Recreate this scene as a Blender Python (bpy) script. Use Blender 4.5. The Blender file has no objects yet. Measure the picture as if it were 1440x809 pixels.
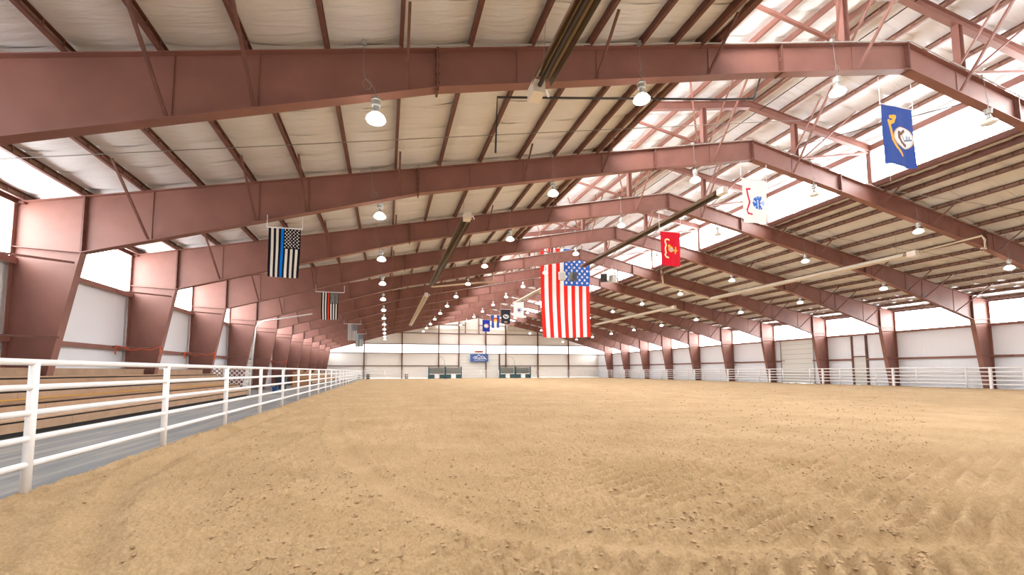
import bpy, math, random
import numpy as np
from mathutils import Vector, Matrix, Euler

random.seed(7); rng = np.random.default_rng(7)
scene = bpy.context.scene
col = scene.collection

# ------------------------------------------------------------------ camera
F_PX, YAW, PITCH, ROLL, CX, CY = 605.95, 0.248, 0.0756, -0.0029, 696.62, 476.03
BAY = 6.1
CAM_H = 0.2284 * BAY
cd = bpy.data.cameras.new('camera')
cam = bpy.data.objects.new('camera', cd); col.objects.link(cam)
cd.sensor_width = 36.0; cd.sensor_fit = 'HORIZONTAL'
cd.lens = F_PX * 36.0 / 1440.0
cd.shift_x = (720 - CX) / 1440.0
cd.shift_y = (CY - 404.5) / 1440.0
cd.clip_start = 0.05; cd.clip_end = 500
cam.matrix_world = (Matrix.Translation((0, 0, CAM_H)) @ Matrix.Rotation(-YAW, 4, 'Z')
                    @ Matrix.Rotation(math.pi / 2 + PITCH, 4, 'X') @ Matrix.Rotation(ROLL, 4, 'Z'))
scene.camera = cam

# ------------------------------------------------------------------ world, exposure
WIN_SIDE, WIN_HIGH, WIN_END = 8.0, 9.0, 1.1    # daylight glowing through the translucent bands
LAMP_W = 6.0          # glowing glass of the high bay lamps
LAMP_SPOT = 270.0     # light each lamp throws down, in watts
world = bpy.data.worlds.new('sky'); scene.world = world
world.use_nodes = True
world.node_tree.nodes['Background'].inputs[0].default_value = (0.92, 0.96, 1.0, 1)
world.node_tree.nodes['Background'].inputs[1].default_value = 3.0
vs = scene.view_settings
vs.view_transform = 'Standard'; vs.look = 'None'; vs.gamma = 1.0; vs.use_curve_mapping = False
vs.exposure = 0.85

# ------------------------------------------------------------------ building measures (metres)
def FY(k): return 1.5751 * BAY + BAY * (k - 1)
XR = 16.2                               # ridge line
SL = 0.2035                             # roof slope
def mir(x): return 2 * XR - x
def ztop(x): return 11.94 - SL * abs(x - XR)          # top of the main rafters
def depth(x):                                           # depth of the main rafters
    d = abs(x - XR)
    return float(np.interp(d, [0, 5.15, 15.15, 25.27], [0.89, 0.84, 0.93, 1.76]))
X_KNEE, X_OUT, X_BASE = -9.07, -10.78, -9.92
Z_KNEE = ztop(X_KNEE) - 1.76
X_MON = 8.82                            # edge of the raised middle roof
def zmon(x): return 13.87 - 0.165 * abs(x - XR)       # top of the raised roof's rafters
Y_NEAR, Y_FAR = FY(-2), FY(13)
XW_L, XW_R = -10.92, mir(-10.92)
ORD = ['zeroth', 'first', 'second', 'third', 'fourth', 'fifth', 'sixth', 'seventh', 'eighth', 'ninth', 'tenth', 'eleventh', 'twelfth', 'thirteenth']

# ------------------------------------------------------------------ materials
def lin(c): return tuple((v / 255 / 12.92) if v <= 10 else (((v / 255) + 0.055) / 1.055) ** 2.4 for v in c)
def nodes(m):
    m.use_nodes = True
    nt = m.node_tree
    return nt, nt.nodes['Principled BSDF']
def mat(name, rgb, rough=0.6, metal=0.0, var=0.0, vscale=3.0, bump=0.0, bscale=40.0, spec=0.5):
    m = bpy.data.materials.new(name); nt, b = nodes(m)
    c = lin(rgb)
    b.inputs['Base Color'].default_value = (*c, 1); b.inputs['Roughness'].default_value = rough
    b.inputs['Metallic'].default_value = metal; b.inputs['Specular IOR Level'].default_value = spec
    if var or bump:
        tc = nt.nodes.new('ShaderNodeTexCoord')
    if var:
        n = nt.nodes.new('ShaderNodeTexNoise'); n.inputs['Scale'].default_value = vscale; n.inputs['Detail'].default_value = 5
        r = nt.nodes.new('ShaderNodeValToRGB')
        r.color_ramp.elements[0].position = 0.3; r.color_ramp.elements[1].position = 0.7
        r.color_ramp.elements[0].color = (*[v * (1 - var) for v in c], 1)
        r.color_ramp.elements[1].color = (*[min(1, v * (1 + var)) for v in c], 1)
        nt.links.new(tc.outputs['Object'], n.inputs['Vector'])
        nt.links.new(n.outputs['Fac'], r.inputs['Fac']); nt.links.new(r.outputs['Color'], b.inputs['Base Color'])
    if bump:
        n2 = nt.nodes.new('ShaderNodeTexNoise'); n2.inputs['Scale'].default_value = bscale; n2.inputs['Detail'].default_value = 4
        bp = nt.nodes.new('ShaderNodeBump'); bp.inputs['Strength'].default_value = bump; bp.inputs['Distance'].default_value = 0.02
        nt.links.new(tc.outputs['Object'], n2.inputs['Vector'])
        nt.links.new(n2.outputs['Fac'], bp.inputs['Height']); nt.links.new(bp.outputs['Normal'], b.inputs['Normal'])
    return m
def emit(name, rgb, strength):
    m = bpy.data.materials.new(name); nt, b = nodes(m)
    b.inputs['Base Color'].default_value = (0.8, 0.8, 0.8, 1)
    b.inputs['Emission Color'].default_value = (*rgb, 1); b.inputs['Emission Strength'].default_value = strength
    return m

M = {}
M['steel'] = mat('red_oxide_steel', (138, 94, 83), 0.5, var=0.12, vscale=1.3, bump=0.05, bscale=25)
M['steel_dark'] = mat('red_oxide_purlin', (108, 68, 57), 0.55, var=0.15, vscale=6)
M['white_paint'] = mat('white_paint', (238, 238, 240), 0.4, var=0.03, vscale=8)
M['galv'] = mat('galvanised', (176, 176, 172), 0.45, 0.5)
M['grey_pvc'] = mat('grey_conduit', (170, 166, 160), 0.5)
M['black'] = mat('black_iron', (38, 34, 32), 0.6)
M['cable'] = mat('steel_cable', (140, 138, 134), 0.5, 0.3)
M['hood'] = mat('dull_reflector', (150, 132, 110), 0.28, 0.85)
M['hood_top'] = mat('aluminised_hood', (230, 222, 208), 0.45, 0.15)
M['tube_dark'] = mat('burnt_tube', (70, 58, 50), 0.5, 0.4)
M['cream'] = mat('cream_pipe', (205, 190, 165), 0.5)
M['wood'] = mat('painted_bench_wood', (182, 150, 122), 0.6, var=0.10, vscale=2.0, bump=0.1, bscale=60)
M['wood_shade'] = mat('bench_wood_shade', (150, 118, 88), 0.7, var=0.1)
M['facing'] = mat('purlin_facing', (158, 128, 108), 0.6, var=0.2, vscale=8)
M['yellow'] = mat('yellow_edge', (214, 164, 72), 0.6)
def walkway_mat():
    m = bpy.data.materials.new('grey_walkway'); nt, b = nodes(m); b.inputs['Roughness'].default_value = 0.6
    tc = nt.nodes.new('ShaderNodeTexCoord'); mp = nt.nodes.new('ShaderNodeMapping'); mp.inputs['Scale'].default_value = (5.0, 0.35, 1.0)
    n = nt.nodes.new('ShaderNodeTexNoise'); n.inputs['Scale'].default_value = 1.0; n.inputs['Detail'].default_value = 7
    r = nt.nodes.new('ShaderNodeValToRGB'); e = r.color_ramp.elements
    e[0].position = 0.42; e[0].color = (*lin((104, 108, 112)), 1); e[1].position = 0.85; e[1].color = (*lin((160, 154, 142)), 1)
    nt.links.new(tc.outputs['Object'], mp.inputs['Vector']); nt.links.new(mp.outputs['Vector'], n.inputs['Vector'])
    nt.links.new(n.outputs['Fac'], r.inputs['Fac']); nt.links.new(r.outputs['Color'], b.inputs['Base Color'])
    return m
M['concrete'] = walkway_mat()
M['door_white'] = mat('white_door_panel', (222, 222, 216), 0.45)
M['door_grey'] = mat('door_seam', (120, 122, 120), 0.6)
M['orange'] = mat('orange_ribbon', (232, 92, 34), 0.6)
M['teal'] = mat('chute_teal', (48, 84, 92), 0.5)
M['chute_grey'] = mat('chute_steel', (134, 136, 132), 0.5, 0.3)
M['lattice_brown'] = mat('brown_lattice', (170, 120, 78), 0.7)
M['bin'] = mat('dark_bin', (54, 58, 66), 0.5)
M['blue_plastic'] = mat('blue_plastic', (40, 96, 160), 0.4)
M['sign_blue'] = mat('sign_blue', (62, 96, 156), 0.5)
M['sign_orange'] = mat('sign_orange', (226, 120, 54), 0.5)
M['sign_brown'] = mat('sign_brown', (150, 80, 60), 0.5)
M['speaker'] = mat('speaker_black', (44, 44, 46), 0.5)
M['speaker_light'] = mat('speaker_grey', (205, 202, 192), 0.5)
M['glass_off'] = mat('unlit_refractor', (226, 228, 224), 0.25)
M['daylight'] = emit('side_daylight_panel', (0.97, 0.99, 1.0), WIN_SIDE)
M['daylight_high'] = emit('high_daylight_panel', (0.97, 0.99, 1.0), WIN_HIGH)
M['daylight_end'] = emit('end_daylight_panel', (0.97, 0.99, 1.0), WIN_END)
M['lamp'] = emit('lit_refractor', (1.0, 0.97, 0.92), LAMP_W)

# insulation: white vinyl facing with soft creases
def insulation(name, rgb, axis_scale, strength):
    m = bpy.data.materials.new(name); nt, b = nodes(m)
    b.inputs['Base Color'].default_value = (*lin(rgb), 1); b.inputs['Roughness'].default_value = 0.42
    tc = nt.nodes.new('ShaderNodeTexCoord'); mp = nt.nodes.new('ShaderNodeMapping'); mp.inputs['Scale'].default_value = axis_scale
    n = nt.nodes.new('ShaderNodeTexNoise'); n.inputs['Scale'].default_value = 1.0; n.inputs['Detail'].default_value = 6; n.inputs['Distortion'].default_value = 0.6
    bp = nt.nodes.new('ShaderNodeBump'); bp.inputs['Strength'].default_value = strength; bp.inputs['Distance'].default_value = 0.06
    geo = nt.nodes.new('ShaderNodeNewGeometry')
    nt.links.new(geo.outputs['Position'], mp.inputs['Vector']); nt.links.new(mp.outputs['Vector'], n.inputs['Vector'])
    nt.links.new(n.outputs['Fac'], bp.inputs['Height']); nt.links.new(bp.outputs['Normal'], b.inputs['Normal'])
    return m
M['insul'] = insulation('roof_insulation', (229, 230, 232), (0.8, 7.0, 0.8), 0.9)
M['insul_lit'] = insulation('raised_roof_insulation_lit', (238, 242, 248), (1.2, 5.0, 1.0), 0.9)  # whiter, bluer copy: clerestory light put into the raised roof's colour
M['wall_liner'] = insulation('wall_liner', (240, 244, 250), (4.0, 4.0, 0.25), 0.35)
M['gable_liner'] = insulation('gable_liner', (238, 234, 226), (5.0, 5.0, 0.25), 0.35)

# flag cloth: printed colours stored on the cloth
def cloth_mat():
    m = bpy.data.materials.new('printed_cloth'); nt, b = nodes(m)
    a = nt.nodes.new('ShaderNodeAttribute'); a.attribute_name = 'print'
    b.inputs['Roughness'].default_value = 0.75; b.inputs['Specular IOR Level'].default_value = 0.2
    nt.links.new(a.outputs['Color'], b.inputs['Base Color'])
    tr = nt.nodes.new('ShaderNodeBsdfTranslucent'); nt.links.new(a.outputs['Color'], tr.inputs['Color'])
    mx = nt.nodes.new('ShaderNodeMixShader'); mx.inputs[0].default_value = 0.4
    out = nt.nodes['Material Output']
    nt.links.new(b.outputs[0], mx.inputs[1]); nt.links.new(tr.outputs[0], mx.inputs[2]); nt.links.new(mx.outputs[0], out.inputs['Surface'])
    return m
M['cloth'] = cloth_mat()

def dirt_mat():
    m = bpy.data.materials.new('arena_dirt'); nt, b = nodes(m)
    b.inputs['Roughness'].default_value = 0.95; b.inputs['Specular IOR Level'].default_value = 0.15
    tc = nt.nodes.new('ShaderNodeTexCoord')
    def noise(s, d=6, rough=0.6):
        n = nt.nodes.new('ShaderNodeTexNoise'); n.inputs['Scale'].default_value = s; n.inputs['Detail'].default_value = d; n.inputs['Roughness'].default_value = rough
        nt.links.new(tc.outputs['Object'], n.inputs['Vector']); return n
    n1 = noise(0.7); n2 = noise(42, 9, 0.75)
    r1 = nt.nodes.new('ShaderNodeValToRGB')
    r1.color_ramp.elements[0].position = 0.32; r1.color_ramp.elements[1].position = 0.68
    r1.color_ramp.elements[0].color = (*lin((172, 146, 110)), 1); r1.color_ramp.elements[1].color = (*lin((191, 165, 129)), 1)
    nt.links.new(n1.outputs['Fac'], r1.inputs['Fac'])
    r2 = nt.nodes.new('ShaderNodeValToRGB')
    r2.color_ramp.elements[0].position = 0.34; r2.color_ramp.elements[1].position = 0.58
    r2.color_ramp.elements[0].color = (0.70, 0.66, 0.62, 1); r2.color_ramp.elements[1].color = (1, 1, 1, 1)
    nt.links.new(n2.outputs['Fac'], r2.inputs['Fac'])
    mx = nt.nodes.new('ShaderNodeMix'); mx.data_type = 'RGBA'; mx.blend_type = 'MULTIPLY'; mx.inputs[0].default_value = 1.0
    nt.links.new(r1.outputs['Color'], mx.inputs[6]); nt.links.new(r2.outputs['Color'], mx.inputs[7])
    nt.links.new(mx.outputs[2], b.inputs['Base Color'])
    n3 = noise(45, 8, 0.75)
    bp = nt.nodes.new('ShaderNodeBump'); bp.inputs['Strength'].default_value = 0.8; bp.inputs['Distance'].default_value = 0.006
    nt.links.new(n3.outputs['Fac'], bp.inputs['Height']); nt.links.new(bp.outputs['Normal'], b.inputs['Normal'])
    return m
M['dirt'] = dirt_mat()
M['clod'] = mat('dirt_clod', (180, 153, 120), 0.95, var=0.25, vscale=9, bump=0.6, bscale=60, spec=0.1)

# ------------------------------------------------------------------ mesh helpers
class MB:
    def __init__(s): s.v = []; s.f = []
    def add(s, vs, fs):
        o = len(s.v); s.v += [tuple(p) for p in vs]; s.f += [tuple(i + o for i in f) for f in fs]; return s
    def box(s, x0, x1, y0, y1, z0, z1):
        return s.add([(x0, y0, z0), (x1, y0, z0), (x1, y1, z0), (x0, y1, z0), (x0, y0, z1), (x1, y0, z1), (x1, y1, z1), (x0, y1, z1)],
                     [(3, 2, 1, 0), (4, 5, 6, 7), (0, 1, 5, 4), (1, 2, 6, 5), (2, 3, 7, 6), (3, 0, 4, 7)])
    def beam(s, p0, p1, w, h, up=(0, 0, 1)):
        p0 = Vector(p0); p1 = Vector(p1); d = (p1 - p0).normalized(); u = Vector(up)
        sd = d.cross(u)
        if sd.length < 1e-4: sd = d.cross(Vector((1, 0, 0)))
        sd.normalize(); u = sd.cross(d).normalized()
        a = sd * (w / 2); c = u * (h / 2)
        return s.add([p0 - a - c, p0 + a - c, p0 + a + c, p0 - a + c, p1 - a - c, p1 + a - c, p1 + a + c, p1 - a + c],
                     [(0, 1, 2, 3), (7, 6, 5, 4), (0, 4, 5, 1), (1, 5, 6, 2), (2, 6, 7, 3), (3, 7, 4, 0)])
    def tube(s, pts, r, n=8, cap=True):
        pts = [Vector(p) for p in pts]; rings = []
        ref = None
        for i, p in enumerate(pts):
            d = (pts[min(i + 1, len(pts) - 1)] - pts[max(i - 1, 0)]).normalized()
            a = d.cross(Vector((0, 0, 1)))
            if a.length < 1e-3: a = d.cross(Vector((1, 0, 0)))
            a.normalize()
            if ref is not None and a.dot(ref) < 0: a = -a
            ref = a
            b = d.cross(a).normalized()
            rings.append([p + (a * math.cos(t) + b * math.sin(t)) * r for t in [2 * math.pi * k / n for k in range(n)]])
        vs = [q for R in rings for q in R]; fs = []
        for i in range(len(pts) - 1):
            for k in range(n):
                fs.append((i * n + k, i * n + (k + 1) % n, (i + 1) * n + (k + 1) % n, (i + 1) * n + k))
        if cap: fs.append(tuple(range(n))); fs.append(tuple(reversed(range((len(pts) - 1) * n, len(pts) * n))))
        return s.add(vs, fs)
    def lathe(s, prof, n=12, c=(0, 0, 0)):
        vs = []; fs = []
        for r, z in prof:
            for k in range(n):
                t = 2 * math.pi * k / n
                vs.append((c[0] + r * math.cos(t), c[1] + r * math.sin(t), c[2] + z))
        for i in range(len(prof) - 1):
            for k in range(n):
                fs.append((i * n + k, i * n + (k + 1) % n, (i + 1) * n + (k + 1) % n, (i + 1) * n + k))
        return s.add(vs, fs)
    def prism(s, poly, y0, y1):                 # polygon in XZ extruded along Y
        n = len(poly)
        vs = [(x, y0, z) for x, z in poly] + [(x, y1, z) for x, z in poly]
        fs = [tuple(range(n)), tuple(reversed(range(n, 2 * n)))]
        for k in range(n): fs.append((k, n + k, n + (k + 1) % n, (k + 1) % n))
        return s.add(vs, fs)
    def ribbon(s, line, y0, y1, t):             # plate following an XZ polyline
        for (xa, za), (xb, zb) in zip(line[:-1], line[1:]):
            d = Vector((xb - xa, zb - za)); n = Vector((-d.y, d.x)).normalized() * t / 2
            s.prism([(xa - n.x, za - n.y), (xb - n.x, zb - n.y), (xb + n.x, zb + n.y), (xa + n.x, za + n.y)], y0, y1)
        return s
    def mesh(s, name, material, smooth=False):
        me = bpy.data.meshes.new(name); me.from_pydata(s.v, [], s.f); me.update()
        import bmesh
        bm = bmesh.new(); bm.from_mesh(me); bmesh.ops.recalc_face_normals(bm, faces=bm.faces); bm.to_mesh(me); bm.free()
        me.materials.append(material)
        if smooth:
            me.polygons.foreach_set('use_smooth', [True] * len(me.polygons))
        return me
    def build(s, name, material, parent=None, loc=(0, 0, 0), smooth=False):
        return link(name, s.mesh(name, material, smooth), parent, loc)
def link(name, me, parent=None, loc=(0, 0, 0), rot=(0, 0, 0)):
    o = bpy.data.objects.new(name, me); col.objects.link(o)
    o.location = loc; o.rotation_euler = rot
    if parent: o.parent = parent
    return o
def tag(o, label, cat, group=None, kind=None):
    o['label'] = label; o['category'] = cat
    if group: o['group'] = group
    if kind: o['kind'] = kind
    return o
def empty(name, loc=(0, 0, 0)):
    o = bpy.data.objects.new(name, None); col.objects.link(o); o.location = loc; o.empty_display_size = 0.1
    return o
def proj(X, Y, Z):                              # world point -> photograph pixel, only used to leave out what is out of frame
    Z = Z - CAM_H
    c, s = math.cos(YAW), math.sin(YAW); xr = c * X - s * Y; yd = s * X + c * Y
    c, s = math.cos(PITCH), math.sin(PITCH); d = c * yd + s * Z; up = -s * yd + c * Z
    return CX + F_PX * xr / d, CY - F_PX * up / d, d

# ------------------------------------------------------------------ floor: harrowed dirt
def vnoise(x, y, f, seed):
    r = np.random.default_rng(seed); T = r.random((256, 256))
    xf = x * f; yf = y * f; xi = np.floor(xf).astype(int); yi = np.floor(yf).astype(int)
    u = xf - xi; v = yf - yi; u = u * u * (3 - 2 * u); v = v * v * (3 - 2 * v)
    g = lambda a, b: T[a % 256, b % 256]
    return (g(xi, yi) * (1 - u) + g(xi + 1, yi) * u) * (1 - v) + (g(xi, yi + 1) * (1 - u) + g(xi + 1, yi + 1) * u) * v - 0.5
def polydist(x, y, pts):
    best = np.full(x.shape, 1e9); side = np.zeros(x.shape)
    for (ax, ay), (bx, by) in zip(pts[:-1], pts[1:]):
        dx, dy = bx - ax, by - ay; L = dx * dx + dy * dy
        t = np.clip(((x - ax) * dx + (y - ay) * dy) / L, 0, 1)
        px, py = ax + t * dx, ay + t * dy; d = np.hypot(x - px, y - py)
        sg = np.sign((x - ax) * dy - (y - ay) * dx)
        m = d < best; best = np.where(m, d, best); side = np.where(m, sg, side)
    return best * side
TRACK1 = [(-1.7, 2.6), (-2.01, 3.69), (-2.55, 4.81), (-3.02, 6.17), (-3.35, 8.6), (-3.4, 12.5), (-3.3, 18.0), (-3.1, 31.0), (-3.1, 70)]
TRACK2 = [(-1.6, 16), (-1.2, 11), (-0.77, 8.46), (-0.42, 6.82), (0.08, 5.16), (0.53, 4.23), (0.95, 3.68), (1.44, 3.3), (2.46, 2.93), (3.56, 2.69), (5.04, 2.45), (9, 2.2)]
def dirt_z(x, y):
    wob = 0.10 * vnoise(x, y, 0.8, 11) + 0.03 * vnoise(x, y, 4, 12)
    inside = polydist(x, y, TRACK2)
    inr = inside < 0
    saw = lambda p: np.where(np.sin(p) > 0, np.sin(p), -np.abs(np.sin(p)) ** 0.6)
    f_in = saw(2 * np.pi * (-0.39 * x + 0.92 * y + 0.7 * wob) / 0.20)          # harrow rows on the inner side of the drag band
    f_out = saw(2 * np.pi * (-0.68 * x + 0.73 * y + 0.7 * wob) / 0.18)         # rows on the outer side
    f_far = np.sin(2 * np.pi * (x - 0.1 * y + 1.5 * wob) / 0.34)         # rows running down the hall
    wr = np.clip((x - 0.9) / 1.3, 0, 1) * np.clip((8.5 - y) / 3.5, 0, 1)
    wo = np.clip((x + 0.2) / 1.2, 0, 1)
    brk = np.clip(0.8 + 1.1 * vnoise(x, y, 1.7, 5), 0.25, 1.3)
    z = brk * np.where(inr, 0.044 * wr * f_in, 0.038 * wo * f_out)
    z += 0.014 * f_far * np.clip((y - 4) / 4, 0, 1) * (1 - wr) * np.clip(1.2 - y / 40, 0.3, 1)
    # clods and crumbs
    z += 0.022 * vnoise(x, y, 1.1, 1) + 0.015 * vnoise(x, y, 4.2, 2) + 0.034 * np.maximum(0, vnoise(x, y, 11, 3))
    c = vnoise(x, y, 19, 4); z += 0.075 * np.maximum(0, c - 0.17)
    c = vnoise(x, y, 31, 6); z += 0.085 * np.maximum(0, c - 0.10)
    c = vnoise(x, y, 47, 9); z += 0.050 * np.maximum(0, c - 0.08)
    # tyre track beside the fence and the drag band
    t1 = polydist(x, y, TRACK1)
    z += -0.055 * np.exp(-(t1 / 0.13) ** 2) * (1 + 0.5 * np.sin(2 * np.pi * y / 0.09) * 0.25) + 0.028 * np.exp(-((np.abs(t1) - 0.30) / 0.12) ** 2)
    w = np.exp(-(np.abs(inside) / 0.16) ** 4)
    z = z * (1 - 0.6 * w) - 0.03 * w + 0.036 * np.exp(-((np.abs(inside) - 0.24) / 0.07) ** 2)
    # low ridge thrown up along the fence line
    z += 0.05 * np.exp(-((x + 3.75) / 0.22) ** 2) * (1 + 1.2 * vnoise(x, y, 3, 8)) - 0.03 * np.clip((-3.85 - x) / 0.2, 0, 1)
    return z
def build_floor():
    xs = list(np.arange(-4.06, -2.6, 0.02)) + list(np.arange(-2.6, 5.6, 0.0135)); st = 0.0135
    while xs[-1] < 42.2: st = min(st * 1.035, 0.6); xs.append(xs[-1] + st)
    ys = [Y_NEAR, -5, -2, 0, 1.0]; y = 1.4
    while y < Y_FAR - 4.6:
        ys.append(y); y += max(0.0115, 0.0046 * y)
    ys.append(Y_FAR - 0.1)
    X, Y = np.meshgrid(np.array(xs), np.array(ys)); Z = dirt_z(X, Y)
    ny, nx = X.shape
    co = np.stack([X, Y, Z], -1).reshape(-1, 3).astype(np.float32)
    idx = np.arange(ny * nx).reshape(ny, nx)
    q = np.stack([idx[:-1, :-1], idx[:-1, 1:], idx[1:, 1:], idx[1:, :-1]], -1).reshape(-1, 4)
    me = bpy.data.meshes.new('floor'); me.vertices.add(len(co)); me.vertices.foreach_set('co', co.ravel())
    me.loops.add(q.size); me.loops.foreach_set('vertex_index', q.ravel().astype(np.int32))
    me.polygons.add(len(q)); me.polygons.foreach_set('loop_start', np.arange(0, q.size, 4, dtype=np.int32))
    me.polygons.foreach_set('use_smooth', np.ones(len(q), dtype=bool))
    me.update(calc_edges=True); me.validate(); me.materials.append(M['dirt'])
    o = link('floor', me)
    tag(o, 'harrowed tan dirt floor of the riding arena', 'floor', kind='structure')
build_floor()
def build_clods():
    b = MB()
    ico = [(0, 0, 1), (0.9, 0, 0.3), (0.28, 0.86, 0.3), (-0.73, 0.53, 0.3), (-0.73, -0.53, 0.3), (0.28, -0.86, 0.3), (0, 0, -0.5)]
    fc = [(0, 1, 2), (0, 2, 3), (0, 3, 4), (0, 4, 5), (0, 5, 1), (6, 2, 1), (6, 3, 2), (6, 4, 3), (6, 5, 4), (6, 1, 5)]
    n = 26000
    t = rng.random(n)
    ys = 2.0 * (30 / 2.0) ** t; xs = ys * (-0.55 + rng.random(n) * 2.2)
    ok = (xs > -3.7) & (xs < 40); xs = xs[ok]; ys = ys[ok]
    zs = dirt_z(xs, ys)
    for x, y, z in zip(xs, ys, zs):
        if polydist(np.array([x]), np.array([y]), TRACK1)[0] ** 2 < 0.5 and rng.random() < 0.8: continue
        if rng.random() > 0.35 + 22 * z: continue
        s = (0.005 + 0.020 * rng.random() ** 3.5) * (1 + 0.02 * y)
        a = rng.random() * 6.28; ca, sa = math.cos(a), math.sin(a)
        j = 0.75 + 0.5 * rng.random((7, 3))
        vs = []
        for k, (px, py, pz) in enumerate(ico):
            px, py, pz = px * j[k, 0] * s * 1.2, py * j[k, 1] * s, pz * j[k, 2] * s * 0.8
            vs.append((x + px * ca - py * sa, y + px * sa + py * ca, z + pz + 0.2 * s))
        b.add(vs, fc)
    o = b.build('dirt_clods', M['clod'])
    tag(o, 'loose crumbs of dirt scattered over the arena floor', 'dirt', kind='stuff')
build_clods()
walk = MB().box(XW_L, -4.0, Y_NEAR, Y_FAR - 0.1, -0.12, -0.02).build('floor_walkway', M['concrete'])
tag(walk, 'grey walkway between the white fence and the bleachers', 'walkway', kind='structure')
edge = MB().box(-4.03, -4.0, Y_NEAR, Y_FAR - 0.1, -0.1, 0.0).build('trim_1', M['black'])
tag(edge, 'thin black edging strip between walkway and dirt', 'edging', kind='structure')
apron = MB().box(42.2, XW_R, Y_NEAR, Y_FAR - 0.1, -0.12, -0.03).build('floor_apron', M['concrete'])
tag(apron, 'narrow ground strip behind the far side fence', 'ground', kind='structure')

# ------------------------------------------------------------------ walls
Z_GIRT, Z_SILL, Z_EAVE = 2.42, 4.74, 6.42
bays = [(k, FY(k), FY(k + 1)) for k in range(-2, 13)]
DOOR_L = (FY(5) + 0.35, FY(6) - 0.25)          # roll door in the left wall
DOOR_R = (35.5, 39.25)                         # sectional door in the right wall
MAN_R = (30.3, 31.6)
def bay_words(k):
    if k < 1: return None
    if k == 12: return 'behind the twelfth steel frame'
    return 'between the %s and %s steel frames' % (ORD[k], ORD[k + 1])
near_names = {-2: 'in the bay farthest behind the camera', -1: 'in the bay just behind the camera', 0: 'in the bay beside the camera'}
WIN = [0]
def window(side_words, cat_extra, where, x, y0, y1, z0, z1, inward, frame_mat):
    WIN[0] += 1
    w = empty('window_%d' % WIN[0], (x, y0, z0))
    tag(w, '%s window band %s %s' % (cat_extra, side_words, where), 'window', kind='structure')
    L = y1 - y0; H = z1 - z0
    MB().box(-0.02, 0.02, 0, L, 0, H).build('pane', M['daylight_high' if cat_extra.startswith('high') else 'daylight'], w)
    return w
for side, X, s in (('left', XW_L, 1), ('right', XW_R, -1)):
    wall = empty('wall_' + side, (X, 0, 0))
    tag(wall, 'white lined side wall with brown girts behind the %s' % ('bleachers' if side == 'left' else 'columns across the arena'), 'wall', kind='structure')
    for k, y0, y1 in bays:
        cuts = [(y0, y1)]
        hole = DOOR_L if side == 'left' else DOOR_R
        if y0 <= hole[0] < y1: cuts = [(y0, hole[0]), (hole[1], y1)]
        if side == 'right' and y0 <= MAN_R[0] < y1: cuts = [(y0, MAN_R[0]), (MAN_R[1], y1)]
        for a, c in cuts:
            if c - a > 0.05: MB().box(-0.05 * s if s > 0 else 0, 0 if s > 0 else 0.05, 0, c - a, 0, Z_SILL).build('panel', M['wall_liner'], wall, (0, a, -0.05))
            if c - a > 0.3:
                g = MB().beam((0.10 * s, 0, 0), (0.10 * s, c - a, 0), 0.20, 0.07); g.beam((0.2 * s, 0, -0.05), (0.2 * s, c - a, -0.05), 0.03, 0.17)
                g.build('girt', M['steel'], wall, (0, a, Z_GIRT))
        g = MB().beam((0.11 * s, 0, 0), (0.11 * s, y1 - y0, 0), 0.22, 0.07); g.beam((0.22 * s, 0, -0.04), (0.22 * s, y1 - y0, -0.04), 0.03, 0.19)
        g.build('girt', M['steel'], wall, (0, y0, Z_SILL))
        e = MB().beam((0.10 * s, 0, 0), (0.10 * s, y1 - y0, 0), 0.2, 0.24)
        e.build('eave_strut', M['steel_dark'], wall, (0, y0, Z_EAVE + 0.10))
        where = bay_words(k) or near_names[k]
        window('in the %s' % ('wall above the bleachers' if side == 'left' else 'side wall across the arena'), 'bright', where, X, y0 + 0.02, y1 - 0.02, Z_SILL + 0.05, Z_EAVE + 0.0, s, None)

# left roll door
def sect_door(name, label, X, y0, y1, z1, s, n):
    d = empty(name, (X, y0, 0)); tag(d, label, 'door', kind='structure')
    h = z1 / n
    for i in range(n):
        MB().box(-0.03, 0.03, 0, y1 - y0, i * h + 0.012, (i + 1) * h - 0.012).build('door_panel', M['door_white'], d)
    MB().box(-0.045, -0.03, 0, y1 - y0, 0, z1).build('seam_backing', M['door_grey'], d) if s > 0 else MB().box(0.03, 0.045, 0, y1 - y0, 0, z1).build('seam_backing', M['door_grey'], d)
    for yy in (-0.06, y1 - y0 + 0.0):
        MB().box(0.0 if s > 0 else -0.12, 0.12 if s > 0 else 0.0, yy, yy + 0.06, 0, z1).build('door_track', M['galv'], d)
    return d
sect_door('door_1', 'white sectional overhead door in the wall behind the bleacher gap', XW_L + 0.03, DOOR_L[0], DOOR_L[1], Z_SILL - 0.05, 1, 9)
sect_door('door_2', 'white sectional overhead door in the side wall across the arena', XW_R - 0.03, DOOR_R[0], DOOR_R[1], Z_SILL - 0.05, -1, 9)
d = empty('door_3', (XW_R, MAN_R[0], 0)); tag(d, 'pale grey walk-in door between two tall brown posts', 'door', kind='structure')
MB().box(-0.06, 0.0, 0.05, 1.25, 0, 2.6).build('door_leaf', M['door_white'], d)
MB().box(-0.06, 0.0, 0.05, 1.25, 2.7, Z_SILL - 0.05).build('panel', M['wall_liner'], d)
for yy in (0.0, 1.25): MB().box(-0.16, 0.0, yy - 0.05, yy + 0.09, 0, Z_SILL).build('door_post', M['steel_dark'], d)
MB().box(-0.12, 0.0, 0.05, 1.25, 2.6, 2.7).build('door_head', M['steel_dark'], d)
MB().tube([(-0.10, 0.2, 1.0), (-0.10, 0.34, 1.0)], 0.015).build('handle', M['galv'], d)

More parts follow.
